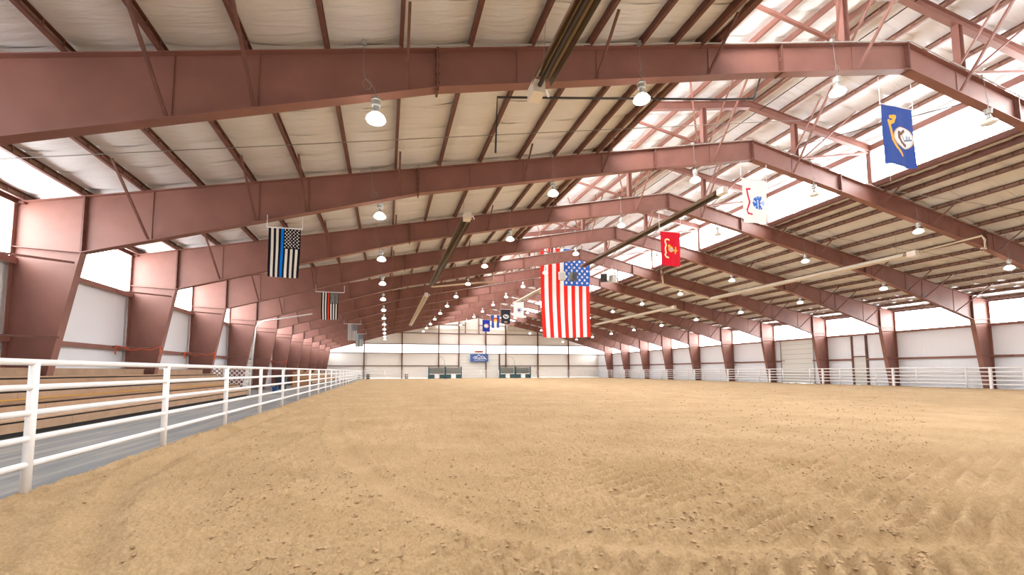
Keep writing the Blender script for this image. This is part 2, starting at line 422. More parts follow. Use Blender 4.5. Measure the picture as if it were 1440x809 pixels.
# end walls
def end_wall(Y, s, nm, label, posts):
    w = empty(nm, (0, Y, 0)); tag(w, label, 'wall', kind='structure')
    zr = lambda x: (zmon(x) if X_MON < x < mir(X_MON) else ztop(x)) + 0.25
    xs = [XW_L] + posts + [XW_R]
    zb = [(0, 4.78), (6.5, 8.65)]
    for x0, x1 in zip(xs[:-1], xs[1:]):
        # lower lining, upper lining in strips up to the roof line
        lo = [(x0, x1)]
        if nm == 'wall_far': lo = [(a, c) for a, c in ((x0, min(x1, 13.7)), (max(x0, 21.9), x1)) if c - a > 0.02]
        for a, c in lo: MB().box(a, c, 0, 0.05, -0.05, 4.78).build('panel', M['gable_liner'], w)
        cut = sorted(set([x0, x1] + [v for v in (X_MON, mir(X_MON), XR) if x0 < v < x1]))
        for a, c in zip(cut[:-1], cut[1:]):
            e = 1e-4
            za, zc = zr(a + e), zr(c - e)
            def poly(zl, zh):
                # clip trapezoid between zl and min(zh, roof)
                n = 8; top = [(a + (c - a) * i / n, max(zl, min(zh, za + (zc - za) * i / n))) for i in range(n + 1)]
                return [(a, zl), (c, zl)] + top[::-1]
            for zl, zh in ((6.5, 8.62), (8.62, 20)):
                if max(za, zc) > zl + 0.05: MB().prism(poly(zl, zh), 0, 0.05).build('panel', M['gable_liner'], w)
        for z in (2.42, 4.78, 6.5, 8.65):
            segs = [(a, c) for a, c in ((x0, min(x1, 13.7)), (max(x0, 21.9), x1)) if c - a > 0.02] if nm == 'wall_far' and z < 3 else [(x0, x1)]
            for a, c in segs:
                a2 = max(a, XR - (11.94 + 0.2 - z) / SL); c2 = min(c, XR + (11.94 + 0.2 - z) / SL)
                if c2 > a2: MB().box(a2, c2, -0.2 if s > 0 else 0.05, 0 if s > 0 else 0.25, z - 0.06, z + 0.06).build('girt', M['steel_dark'], w)
        # glowing band
        WIN[0] += 1
        a2 = max(x0, XW_L); zt = 6.44
        o = MB().prism([(a2, 4.84), (x1, 4.84), (x1, min(zt, max(4.9, ztop(x1) + .2))), (a2, min(zt, max(4.9, ztop(a2) + .2)))], -0.02, 0.02).build('window_%d' % WIN[0], M['daylight_end'], None, (0, Y, 0))
        tag(o, 'bright window band in the %s, %s pane from the bleacher side' % ('end wall behind the chutes' if nm == 'wall_far' else 'end wall behind the camera', ORD[xs.index(x0) + 1]), 'window', kind='structure')
    for x in posts:
        z1 = zr(x) - 0.1
        pz = MB().box(x - 0.1, x + 0.1, -0.30 if s > 0 else 0.08, -0.28 if s > 0 else 0.06, 0, z1); pz.box(x - 0.1, x + 0.1, -0.08 if s > 0 else 0.28, -0.06 if s > 0 else 0.30, 0, z1)
        pz.box(x - 0.012, x + 0.012, -0.30 if s > 0 else 0.06, -0.06 if s > 0 else 0.30, 0, z1)
        pz.build('wall_column', M['steel_dark'], w)
    return w
POSTS = [-3.96, 2.85, 9.72, 13.62, 19.0, 23.05, 29.8, 36.5]
wf = end_wall(Y_FAR, 1, 'wall_far', 'pale gable end wall with brown columns behind the chutes', POSTS)
end_wall(Y_NEAR, -1, 'wall_near', 'pale gable end wall behind the camera', [-3.96, 2.85, 9.72, 16.4, 23.05, 29.8, 36.5])
# gable framing high in the far wall
for x in (14.9, 17.6): MB().box(x - 0.07, x + 0.07, -0.2, 0, 8.7, zmon(x)).build('gable_stud', M['steel_dark'], wf)
for x0, x1 in ((9.8, 14.8), (17.7, 22.9)): MB().box(x0, x1, -0.2, 0, 10.3, 10.42).build('girt', M['steel_dark'], wf)
MB().box(2.9, 29.6, -0.28, -0.2, 9.35, 9.5).build('cable_tray', M['cream'], wf)
fd = empty('door_4', (13.75, Y_FAR - 0.05, 0)); tag(fd, 'tall white sectional door below the blue banner in the end wall', 'door', kind='structure')
for i in range(8): MB().box(0, 5.3, -0.04, 0.02, i * 0.59 + 0.015, (i + 1) * 0.59 - 0.015).build('door_panel', M['door_white'], fd)
MB().box(0, 8.2, 0.02, 0.06, 0, 4.76).build('seam_backing', M['door_grey'], fd)
for i in range(4): MB().box(5.4, 7.9, -0.04, 0.02, i * 1.18 + 0.015, (i + 1) * 1.18 - 0.015).build('door_panel', M['door_white'], fd)
for x in (7.85,): MB().box(x, x + 0.25, -0.16, 0.02, 0, 4.76).build('door_post', M['steel_dark'], fd)

# ------------------------------------------------------------------ roof: insulation, joists, deck
PUR = [-10.55, -9.1, -7.55, -6.0, -4.45, -2.92, -1.36, 0.22, 1.82, 3.36, 4.92, 6.4, 7.4, 8.3]
MPUR = [0.35, 1.85, 3.35, 4.85, 6.25]
JD = 0.21
def joist_mesh(name, L, s, m):
    b = MB()
    b.box(-0.045, 0.045, 0, L, 0, 0.02)                        # bottom flange
    b.box(-0.045, 0.045, 0, L, JD - 0.02, JD)                  # top flange
    b.box(min(-s * 0.045, -s * 0.038), max(-s * 0.045, -s * 0.038), 0, L, 0.02, JD - 0.02)   # web on the downhill side
    ch = b.mesh(name, m)
    w = MB(); n = int(L / 0.5)
    for i in range(n + 1):
        y = i * L / n
        w.box(min(s * 0.02, s * 0.035), max(s * 0.02, s * 0.035), max(0, y - 0.02), min(L, y + 0.02), 0.02, JD - 0.02)
    w.box(min(s * 0.035, s * 0.045), max(s * 0.035, s * 0.045), 0, L, 0.02, 0.05)            # lip
    wl = MB().box(-0.036, -0.034, 0, L, 0.02, JD - 0.02) if s > 0 else MB().box(0.034, 0.036, 0, L, 0.02, JD - 0.02)
    return ch, w.mesh('stiffener', m), wl.mesh('facing', M['facing'])
LROOF = Y_FAR - Y_NEAR
JM = {(sg, mm): joist_mesh('purlin', LROOF, sg, M[mm]) for sg in (1, -1) for mm in ('steel_dark', 'steel')}
STRIPS = 75; SWID = LROOF / STRIPS
def strip_mesh(xs_nodes, zf, name, material, sag=0.07):
    nc = 6; P = []
    for a, c in zip(xs_nodes[:-1], xs_nodes[1:]):
        n = 7
        for i in range(n):
            t = i / n; P.append((a + (c - a) * t, t, c - a))
    P.append((xs_nodes[-1], 0, 1))
    vs = []; fs = []
    for x, t, w in P:
        for j in range(nc + 1):
            u = j / nc
            pil = 0.05 * (abs(2 * u - 1) ** 6)
            s = -sag * min(1, w / 1.5) * (math.sin(math.pi * t) ** 0.75 if t > 0 else 0)
            vs.append((x, u * SWID, zf(x) + s + pil + 0.008 * math.sin(9 * u + 3 * x)))
    m = nc + 1
    for i in range(len(P) - 1):
        for j in range(nc): fs.append((i * m + j, i * m + j + 1, (i + 1) * m + j + 1, (i + 1) * m + j))
    b = MB(); b.add(vs, fs); return b.mesh(name, material, True)
def roof(name, label, nodes_x, zf, purlins, material, deck):
    r = empty(name, (0, Y_NEAR, 0)); tag(r, label, 'ceiling', kind='structure')
    st = strip_mesh(nodes_x, lambda x: zf(x) + JD + 0.015, 'insulation_strip', material)
    for i in range(STRIPS): link('insulation_strip', st, r, (0, i * SWID, 0))
    for x in purlins:
        J = JM[(1 if x < XR else -1, 'steel_dark' if zf is ztop else 'steel')]  # raised roof's purlins take the paler steel, their brighter light put into colour
        p = link('purlin', J[0], r, (x, 0, zf(x) + 0.01)); link('stiffener', J[1], p); link('facing', J[2], p)
    a, c = deck
    MB().prism([(a, zf(a) + JD + 0.14), (c, zf(c) + JD + 0.14), (c, zf(c) + JD + 0.2), (a, zf(a) + JD + 0.2)], -0.5, LROOF + 0.5).build('roof_deck', M['door_white'], r)
    return r
rl = roof('ceiling', 'insulated roof slope above the bleacher side with brown purlins', [XW_L] + PUR + [X_MON - 0.05], ztop, PUR, M['insul'], (XW_L - 0.3, X_MON + 0.05))
rr = roof('ceiling', 'insulated roof slope above the far side with brown purlins', [mir(x) for x in [XW_L] + PUR + [X_MON - 0.05]], ztop, [mir(x) for x in PUR], M['insul'], (mir(XW_L) + 0.3, mir(X_MON) - 0.05))
rm = roof('ceiling', 'bright white raised middle roof slope toward the bleacher side', [X_MON - 0.35] + [XR - d for d in MPUR[::-1]] + [XR], zmon, [XR - d for d in MPUR[::-1]], M['insul_lit'], (X_MON - 0.4, XR))
rn = roof('ceiling', 'bright white raised middle roof slope away from the bleachers', [mir(X_MON) + 0.35] + [XR + d for d in MPUR[::-1]] + [XR], zmon, [XR + d for d in MPUR[::-1]], M['insul_lit'], (mir(X_MON) + 0.4, XR))
# clerestory: edge beams and glowing panes
for side, x, s, root in (('left', X_MON, 1, rl), ('right', mir(X_MON), -1, rr)):
    zb = ztop(x) + 0.28
    MB().box(x - 0.10, x + 0.08, 0, LROOF, zb - 0.20, zb + 0.04).build('edge_beam', M['steel_dark'], root)
    MB().box(x - s * 0.55 - 0.05, x - s * 0.55 + 0.05, 0, LROOF, zb - 0.30 - 0.1 , zb - 0.12).build('edge_beam', M['steel_dark'], root)
    zt = zmon(x) + 0.05
    MB().box(x - 0.1, x + 0.12, 0, LROOF, zt - 0.30, zt).build('edge_beam', M['steel'], rm if s > 0 else rn)
    for k, y0, y1 in bays:
        where = bay_words(k) or near_names[k]
        window('in the raised roof on the %s' % ('bleacher side' if side == 'left' else 'side away from the bleachers'), 'high bright', where, x, y0 + 0.02, y1 - 0.02, zb + 0.02, zt - 0.2, s, None)

# ------------------------------------------------------------------ portal frames
def I_web(poly, t=0.014): return MB().prism(poly, -t / 2, t / 2)
FW = 0.14
def frame_meshes():
    R = {}
    # column (left); mirrored for the right
    def column(mx):
        f = (lambda x: mir(x)) if mx else (lambda x: x)
        P = lambda L: [(f(x), z) for x, z in L]
        zo = ztop(X_OUT)
        b = I_web(P([(X_OUT, 0), (X_BASE, 0), (X_KNEE, Z_KNEE), (X_KNEE, ztop(X_KNEE)), (X_OUT, zo)]))
        b.ribbon(P([(X_OUT, 0), (X_OUT, zo)]), -FW, FW, 0.02)
        b.ribbon(P([(X_BASE, 0), (X_KNEE, Z_KNEE)]), -FW, FW, 0.02)
        b.ribbon(P([(X_OUT, zo), (X_KNEE, ztop(X_KNEE))]), -FW, FW, 0.02)
        b.ribbon(P([(X_OUT, Z_KNEE + 0.08), (X_KNEE, Z_KNEE)]), -FW * 0.8, FW * 0.8, 0.02)
        b.ribbon(P([(X_OUT - 0.05, 0.012), (X_BASE + 0.08, 0.012)]), -0.2, 0.2, 0.024)
        return b.mesh('column', M['steel'])
    def rafter(mx):
        f = (lambda x: mir(x)) if mx else (lambda x: x)
        P = lambda L: [(f(x), z) for x, z in L]
        n = [X_KNEE, XR - 15.15, XR - 5.15, XR]
        bot = [(x, ztop(x) - depth(x)) for x in n]
        b = I_web(P([(X_KNEE, ztop(X_KNEE)), (XR, ztop(XR))] + bot[::-1]))
        b.ribbon(P([(X_KNEE, ztop(X_KNEE)), (XR, ztop(XR))]), -FW, FW, 0.02)
        b.ribbon(P(bot), -FW, FW, 0.024)
        for x in (-7.3, -4.25, -2.7, 0.37, 3.0, 5.15, 8.58, 13.9):           # thin web stiffeners
            b.ribbon(P([(x, ztop(x)), (x, ztop(x) - depth(x))]), -0.03, 0.0, 0.012)
        return b.mesh('rafter', M['steel'])
    def plate(x, over):
        b = MB()
        b.box(-0.025, 0.025, -FW, FW, ztop(x) - depth(x) - over, ztop(x) + over)
        for i in range(4): b.box(-0.05, 0.05, -0.09, -0.06, ztop(x) - depth(x) * (0.15 + 0.23 * i) - 0.02, ztop(x) - depth(x) * (0.15 + 0.23 * i) + 0.02)
        return b.mesh('splice_plate', M['steel_dark'])
    R['col'] = [column(False), column(True)]; R['raf'] = [rafter(False), rafter(True)]
    R['plates'] = [(x, plate(x, o)) for x, o in ((X_KNEE, 0.0), (mir(X_KNEE), 0.0), (XR - 15.15, 0.09), (XR + 15.15, 0.09), (XR - 5.15, 0.05), (XR + 5.15, 0.05), (XR, 0.03))]
    R['brace'] = []
    for x in (-7.35, -4.3, -2.75, 0.35, 5.1, 8.5):
        for m in (False, True):
            xx = mir(x) if m else x
            z0 = ztop(x) - depth(x) + 0.05; z1 = ztop(x) + 0.06
            R['brace'].append(MB().beam((xx, -0.10, z0), (xx, -0.10 - (z1 - z0) * 1.25, z1), 0.06, 0.05).mesh('flange_brace', M['steel_dark']))
    R['stay'] = []
    for x, dx in ((14.0, 0.12), (18.45, -0.12)):
        z0 = ztop(x) - depth(x) + 0.06; z1 = zmon(x) + 0.05
        R['stay'].append(MB().beam((x, -0.12, z0), (x + dx, -0.12 - 2.1, z1), 0.07, 0.06).mesh('stay_rod', M['steel']))
        R['stay'].append(MB().beam((x - dx, 0.0, ztop(x) + 0.02), (x - dx, -1.55, z1), 0.05, 0.05).mesh('stay_rod', M['steel']))
    def hpost(x, z0, z1):
        b = MB().box(x - 0.11, x - 0.095, -0.1, 0.1, z0, z1); b.box(x + 0.095, x + 0.11, -0.1, 0.1, z0, z1); b.box(x - 0.1, x + 0.1, -0.008, 0.008, z0, z1)
        return b.mesh('monitor_post', M['steel'])
    R['posts'] = [hpost(x, ztop(x), zmon(x) - 0.3) for x in (X_MON + 0.1, 13.64, mir(13.64), mir(X_MON) - 0.1)]
    R['mraf'] = []
    for m in (False, True):
        f = mir if m else (lambda x: x)
        a, c = (f(X_MON), zmon(X_MON)), (XR, zmon(XR)); d = 0.32
        b = I_web([a, c, (c[0], c[1] - d), (a[0], a[1] - d)]); b.ribbon([a, c], -0.1, 0.1, 0.016); b.ribbon([(a[0], a[1] - d), (c[0], c[1] - d)], -0.1, 0.1, 0.016)
        R['mraf'].append(b.mesh('monitor_rafter', M['steel']))
    R['strut'] = [MB().beam((f(13.5), 0, ztop(13.5) + 0.08), (f(X_MON + 0.2), 0, zmon(X_MON) - 0.35), 0.09, 0.09).mesh('monitor_strut', M['steel']) for f in ((lambda x: x), mir)]
    R['strut'] += [MB().beam((f(13.3), 0.0, ztop(13.3) + 0.06), (f(11.8), -1.5, zmon(11.8) + 0.02), 0.07, 0.05).mesh('monitor_strut', M['steel']) for f in ((lambda x: x), mir)]
    # conduit along the rafter tops
    cpts = [(-1.0, -0.17, ztop(-1.0) + 0.03), (8.3, -0.17, ztop(8.3) + 0.03), (9.2, -0.17, ztop(9.2) + 0.0), (XR, -0.17, ztop(XR) + 0.03), (mir(-1.0), -0.17, ztop(-1.0) + 0.03)]
    R['conduit'] = MB().tube(cpts, 0.022, 6).mesh('conduit', M['grey_pvc'])
    R['girtbrace'] = []
    for z, xi in ((4.70, -9.2), (2.42, -9.45)):
        for m in (False, True):
            f = mir if m else (lambda x: x)
            R['girtbrace'].append(MB().beam((f(xi), -0.14, z), (f(X_OUT - 0.02), -1.3, z), 0.05, 0.06).mesh('girt_brace', M['steel_dark']))
    R['clip'] = MB().box(-0.06, 0.22, -0.13, 0.13, -0.02, 0.2).mesh('eave_clip', M['steel_dark'])
    return R
FR = frame_meshes()
LAMP_X = [-0.3, 6.28, 12.9, 19.45, 26.06, 32.66]
BEHIND = {0: 'passing overhead above the camera', -1: 'standing just behind the camera'}
def frame(k):
    e = empty('steel_frame', (0, FY(k), 0))
    extra = {1: ', its rafter spanning the top of the picture', 12: ', deepest in the hall'}.get(k, '')
    tag(e, 'red-brown steel arch frame, %s from the camera%s' % (ORD[k], extra) if k > 0 else 'red-brown steel arch frame %s' % BEHIND[k], 'frame', 'steel arch frames across the hall')
    cols = [link('column', me, e) for me in FR['col']]
    rafs = [link('rafter', me, e) for me in FR['raf']]
    side = lambda me: 0 if me.vertices[0].co.x < XR else 1
    for me in FR['brace']: link('flange_brace', me, rafs[side(me)])
    for me in FR['girtbrace']: link('girt_brace', me, cols[side(me)])
    for me in FR['stay'] + FR['posts'] + FR['mraf'] + FR['strut'] + [FR['conduit']]: link(me.name.split('.')[0], me, e)
    for x, me in FR['plates']: link('splice_plate', me, rafs[0 if x <= XR else 1], (x, 0, 0))
    for i, x in enumerate((X_OUT, mir(X_OUT) - 0.16)): link('eave_clip', FR['clip'], cols[i], (x, 0, ztop(X_OUT)))
for k in range(-1, 13): frame(k)

# ------------------------------------------------------------------ high bay lamps
def lamp_meshes(n):
    R = {}
    R['ballast_housing'] = MB().lathe([(0.0, 0.0), (0.11, 0.0), (0.115, -0.04), (0.10, -0.05), (0.10, -0.15), (0.085, -0.17), (0.0, -0.17)], n).mesh('ballast_housing', M['galv'])
    b = MB()
    for i in range(4):
        a = math.pi / 4 + i * math.pi / 2; b.beam((0.07 * math.cos(a), 0.07 * math.sin(a), -0.16), (0.075 * math.cos(a), 0.075 * math.sin(a), -0.32), 0.012, 0.012)
    b.lathe([(0.05, -0.17), (0.05, -0.27), (0.09, -0.29), (0.09, -0.32)], n)
    R['socket'] = b.mesh('socket', M['galv'])
    prof = [(0.07, -0.325), (0.11, -0.335), (0.16, -0.375), (0.20, -0.43), (0.215, -0.465), (0.195, -0.495), (0.12, -0.53), (0.0, -0.54)]
    R['on'] = MB().lathe(prof, n).mesh('refractor', M['lamp'], True)
    R['off'] = MB().lathe(prof, n).mesh('refractor', M['glass_off'], True)
    R['hook'] = MB().tube([(0, 0, 0), (0, 0, 0.04), (0.03, 0, 0.08), (0, 0, 0.12), (-0.02, 0, 0.08)], 0.008, 5).mesh('hook', M['galv'])
    R['junction_box'] = MB().box(-0.05, 0.05, -0.04, 0.04, -0.06, 0.06).mesh('junction_box', M['galv'])
    return R
LM = {True: lamp_meshes(14), False: lamp_meshes(8)}
cordm = {}
SPOT = bpy.data.lights.new('lamp_light', 'SPOT'); SPOT.energy = LAMP_SPOT; SPOT.color = (1.0, 0.98, 0.95)
SPOT.spot_size = math.radians(160); SPOT.spot_blend = 0.6; SPOT.shadow_soft_size = 0.12
for k in range(-1, 13):
    for r, x in enumerate(LAMP_X):
        y = FY(k); zb = ztop(x) - depth(x)
        z = zb - 0.10 - (0.22 if r in (2, 3) else 0.12)          # top of the ballast
        near = k <= 4
        G = LM[near]
        e = empty('high_bay_lamp', (x, y - 0.25, z))
        lit = not (r == 3 and 1 <= k <= 3)
        tag(e, '%s bell-shaped lamp on the %s, %s row from the bleacher wall' % ('glowing' if lit else 'unlit clear', '%s steel frame' % ORD[k] if k > 0 else {0: 'frame above the camera', -1: 'frame behind the camera'}[k], ORD[r + 1]), 'lamp', 'high bay lamps')
        link('ballast_housing', G['ballast_housing'], e)
        if lit:
            so = bpy.data.objects.new('lamp_light', SPOT); col.objects.link(so); so.parent = e; so.location = (0, 0, -0.62)
        link('refractor', G['on' if lit else 'off'], e)
        if k <= 8: link('socket', G['socket'], e); link('hook', G['hook'], e)
        if k <= 6:
            link('junction_box', G['junction_box'], e, (-0.28 if r == 0 else 0, 0.06, ztop(x) + 0.03 - z))
        key = (r, near)
        if key not in cordm:
            hb = ztop(x) - z
            x0 = -0.28 if r == 0 else 0
            pts = [(x0, 0.04, hb), (x0, 0.02, hb * 0.55), (x0 * 0.9, 0.0, hb * 0.36), (x0 * 0.4 + 0.05, 0, hb * 0.22), (0, 0, 0.06), (0, 0, 0)]
            b = MB().tube(pts, 0.007, 5)
            if near:
                loop = [(x0 * 0.9 + 0.09 * math.cos(t) + 0.05, 0, hb * 0.25 + 0.12 * math.sin(t)) for t in np.linspace(0, 2 * math.pi, 14)]
                b.tube(loop, 0.006, 5, False)
            cordm[key] = b.mesh('cord', M['cable'])
        link('cord', cordm[key], e)

# ------------------------------------------------------------------ flags
def stripe_flag(line, dark, light, canton_bg, star):
    pos = [(ci, ri) for ri in range(11) for ci in range(9) if (ci + ri) % 2 == 0]
    def f(s, t):
        i = min(12, int(s * 13))
        if s > 6 / 13 and t < 0.42:
            a = (s - 6 / 13) / (7 / 13) * 10 - 1; b = t / 0.42 * 12 - 1
            ci, ri = round(a), round(b)
            if 0 <= ci < 9 and 0 <= ri < 11 and (ci + ri) % 2 == 0:
                dx, dy = (a - ci) * 0.76 / 10 * 7 / 13 * 10, (b - ri) * 0.42 / 12 * 1.9 * 5.2
                r = math.hypot(a - ci, (b - ri) * 1.0); th = math.atan2(b - ri, a - ci)
                if r < 0.50 * (0.72 + 0.28 * math.cos(5 * th)): return star
            return canton_bg
        if line and i == 5: return line
        return dark if i % 2 == 0 else light
    return f
W_ = (0.82, 0.82, 0.80)
NAVY = lin((28, 66, 150))
def ell(s, t, cx, cy, rx, ry): return ((s - cx) / rx) ** 2 + ((t - cy) / ry) ** 2
def band(s, t, pts, w):
    for (ax, ay), (bx, by) in zip(pts[:-1], pts[1:]):
        dx, dy = bx - ax, by - ay; u = max(0, min(1, ((s - ax) * dx + (t - ay) * dy) / (dx * dx + dy * dy)))
        if math.hypot(s - ax - u * dx, (t - ay - u * dy) * 1.55) < w: return True
    return False
def navy(s, t):
    gold = lin((240, 184, 76)); blue = lin((56, 84, 160))
    if band(s, t, [(0.28, 0.19), (0.40, 0.18), (0.34, 0.27), (0.27, 0.29), (0.24, 0.27)], 0.045) or band(s, t, [(0.22, 0.26), (0.27, 0.42), (0.30, 0.58), (0.40, 0.69), (0.49, 0.75), (0.57, 0.81)], 0.035): return gold
    d = ell(s, t, 0.66, 0.51, 0.33, 0.18)
    if d < 1:
        if d > 0.86: return lin((226, 190, 130))
        if d > 0.66: return lin((206, 220, 236))
        if band(s, t, [(0.50, 0.44), (0.49, 0.52), (0.56, 0.585), (0.72, 0.625)], 0.045) or band(s, t, [(0.51, 0.47), (0.60, 0.44), (0.69, 0.39)], 0.04): return lin((120, 92, 78))
        if band(s, t, [(0.62, 0.46), (0.71, 0.565)], 0.015): return lin((120, 92, 78))
        if band(s, t, [(0.74, 0.54), (0.91, 0.525)], 0.022) or band(s, t, [(0.79, 0.46), (0.80, 0.53)], 0.012) or band(s, t, [(0.86, 0.47), (0.86, 0.53)], 0.012) or band(s, t, [(0.76, 0.49), (0.88, 0.49)], 0.010): return lin((110, 130, 160))
        return lin((226, 230, 236))
    return blue
def army(s, t):
    red = lin((206, 44, 74)); w = (0.86, 0.86, 0.86)
    if band(s, t, [(0.19, 0.23), (0.31, 0.22)], 0.035) or band(s, t, [(0.19, 0.23), (0.22, 0.36), (0.28, 0.52), (0.24, 0.60), (0.18, 0.70), (0.22, 0.78), (0.34, 0.80)], 0.03):
        return red if not band(s, t, [(0.25, 0.66), (0.22, 0.74)], 0.012) else w
    d = ell(s, t, 0.68, 0.53, 0.29, 0.155)
    if d < 1:
        bl = lin((60, 112, 206)); lb = lin((168, 200, 240))
        a = math.atan2(t - 0.53, s - 0.66)
        if abs(a) < 0.75 and d > 0.02: return lb if d < 0.55 and abs(a) < 0.3 else w
        if band(s, t, [(0.60, 0.47), (0.62, 0.66)], 0.02) or band(s, t, [(0.46, 0.49), (0.52, 0.52)], 0.02): return lin((214, 226, 244))
        return bl if (math.sin(a * 9) > -0.55 or d < 0.5) else lb
    return w
def marine(s, t):
    red = lin((206, 26, 48)); cream = lin((240, 222, 176))
    if band(s, t, [(0.42, 0.24), (0.36, 0.22), (0.26, 0.24), (0.24, 0.30), (0.28, 0.38), (0.24, 0.50), (0.26, 0.62), (0.22, 0.68), (0.28, 0.74), (0.36, 0.76)], 0.032): return cream
    if ell(s, t, 0.50, 0.51, 0.13, 0.09) < 1: return lin((176, 176, 178)) if ell(s, t, 0.52, 0.52, 0.09, 0.06) < 1 else lin((230, 170, 60))
    if band(s, t, [(0.60, 0.54), (0.80, 0.54)], 0.03) or band(s, t, [(0.74, 0.45), (0.72, 0.62)], 0.03) or ell(s, t, 0.42, 0.42, 0.07, 0.04) < 1: return lin((232, 176, 66))
    return red
def coast(s, t):
    a = math.atan2((t - 0.52) * 1.6, s - 0.55); r = math.hypot(s - 0.55, (t - 0.52) * 1.6)
    if r < 0.20 * (0.72 + 0.28 * math.cos(6 * a)): return lin((54, 76, 130)) if r > 0.04 else lin((200, 80, 80))
    if 0.20 < r < 0.25 and int(a * 4) % 2 == 0: return lin((120, 132, 170))
    return (0.84, 0.85, 0.87)
def powmia(s, t):
    if t < 0.06: return lin((34, 36, 42))
    d = ell(s, t, 0.52, 0.50, 0.33, 0.15)
    if d < 1:
        if band(s, t, [(0.36, 0.47), (0.48, 0.51), (0.62, 0.54)], 0.06) or band(s, t, [(0.66, 0.46), (0.72, 0.44)], 0.03): return lin((30, 32, 36))
        return lin((206, 210, 212))
    if ell(s, t, 0.5, 0.88, 0.22, 0.05) < 1: return lin((170, 150, 136))
    return lin((48, 52, 60))
def colorado(s, t):
    r = math.hypot(s - 0.5, (t - 0.42) * 1.5)
    if r < 0.17: return lin((246, 208, 74))
    if r < 0.34 and not (t > 0.42 and abs(s - 0.5) < 0.16): return lin((206, 32, 44))
    return W_ if 1 / 3 < s < 2 / 3 else lin((56, 84, 160))
def state(s, t):
    d = ell(s, t, 0.52, 0.52, 0.30, 0.17)
    if d < 1: return lin((232, 160, 110)) if (0.35 < d < 0.8 and s > 0.4) else lin((238, 226, 214))
    return lin((44, 58, 160))
def flag(name, label, x, y, ztopv, w, h, fn, nx, ny, amp=0.02, hang=0.45, swing=0.0, rod_w=None, cord_z=None, seed=0, weight=False):
    e = empty(name, (x, y, ztopv)); tag(e, label, 'flag', 'flags hanging from the roof frames')
    S = np.linspace(0, 1, nx + 1); T = np.linspace(0, 1, ny + 1)
    r = random.Random(seed); p1, p2, p3 = [r.random() * 6.28 for _ in range(3)]
    vs = []
    for t in T:
        for s in S:
            g = 0.25 + 0.75 * t
            vs.append(((s - 0.5) * w * (1 - 0.05 * t * t) + 0.012 * w * math.sin(5 * t + p3) * t + swing * t,
                       amp * w * g * (math.sin(7.5 * s + 1.5 * t + p1) + 0.5 * math.sin(15 * s - 2 * t + p2)), -t * h - 0.012 * h * t * math.sin(3 * s + p2)))
    fs = []; cols = []
    for j in range(ny):
        for i in range(nx):
            a = j * (nx + 1) + i; fs.append((a, a + nx + 1, a + nx + 2, a + 1)); cols.append((*fn((i + .5) / nx, (j + .5) / ny), 1.0))
    me = bpy.data.meshes.new('cloth'); me.from_pydata(vs, [], fs)
    at = me.color_attributes.new('print', 'FLOAT_COLOR', 'CORNER')
    at.data.foreach_set('color', np.repeat(np.array(cols, dtype=np.float32), 4, axis=0).ravel())
    me.polygons.foreach_set('use_smooth', [True] * len(fs)); me.materials.append(M['cloth'])
    link('cloth', me, e)
    rw = rod_w or w * 1.06
    MB().tube([(-rw / 2, 0, 0.0), (rw / 2, 0, 0.0)], 0.022, 6).build('rod', M['white_paint'], e)
    for sx in (-1, 1): MB().tube([(sx * rw / 2, 0, 0), (sx * rw / 2, 0, hang)], 0.010, 5).build('hanger', M['white_paint'], e)
    if weight: MB().tube([(-w * 0.40, 0, -h), (-w * 0.36, 0, -h - 0.55)], 0.01, 5).build('weight_cord', M['cable'], e)
    return e
BK = lin((26, 24, 34)); LT = lin((226, 222, 214))
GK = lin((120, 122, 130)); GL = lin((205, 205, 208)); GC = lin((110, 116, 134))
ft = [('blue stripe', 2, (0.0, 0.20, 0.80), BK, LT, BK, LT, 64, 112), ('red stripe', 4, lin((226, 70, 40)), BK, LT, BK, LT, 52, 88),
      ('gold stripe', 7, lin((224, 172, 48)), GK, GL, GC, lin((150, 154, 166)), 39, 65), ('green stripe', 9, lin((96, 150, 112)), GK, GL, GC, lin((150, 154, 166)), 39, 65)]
for nm, k, c, dk, lt, cb, st, nx, ny in ft:
    flag('flag', 'black and white starred flag with one %s, hung over the walkway' % nm if k < 6 else 'grey starred flag with one %s, hung deep over the walkway' % nm,
         -3.4, FY(k) - 0.12, 6.24, 1.0, 1.68, stripe_flag(c, dk, lt, cb, st), nx, ny, 0.03, 0.42, rod_w=1.1 if k == 2 else 1.65, seed=k)
flag('flag', 'blue flag with a gold ribbon and oval seal, nearest the camera', 16.05, FY(1) + 0.24, 9.98, 1.36, 2.02, navy, 100, 150, 0.025, 0.9, 0.0, seed=21, weight=True)
flag('flag', 'white flag with a blue emblem and red scroll, under the second frame', 16.22, FY(2) - 0.05, 10.10, 1.36, 2.02, army, 90, 135, 0.02, 0.85, seed=22)
flag('flag', 'red flag with a gold and grey emblem and cream scroll', 16.25, FY(3) - 0.05, 9.62, 1.36, 2.05, marine, 78, 116, 0.025, 1.3, seed=23)
flag('flag', 'white flag with a small dark blue star emblem', 16.3, FY(8) - 0.1, 10.2, 1.36, 2.02, coast, 50, 74, 0.02, 0.8, seed=24)
flag('flag', 'black flag with a white round emblem', 16.28, FY(9) - 0.1, 10.08, 1.36, 2.02, powmia, 50, 74, 0.02, 0.9, seed=25)
flag('flag', 'blue and white flag with a red ring around a gold disc', 16.33, FY(10) - 0.1, 10.07, 1.3, 2.02, colorado, 48, 72, 0.02, 0.9, seed=26)
flag('flag', 'deep blue flag with a pale oval seal, farthest of the flags', 16.26, FY(11) - 0.1, 10.02, 1.3, 2.0, state, 48, 72, 0.02, 0.9, seed=27)
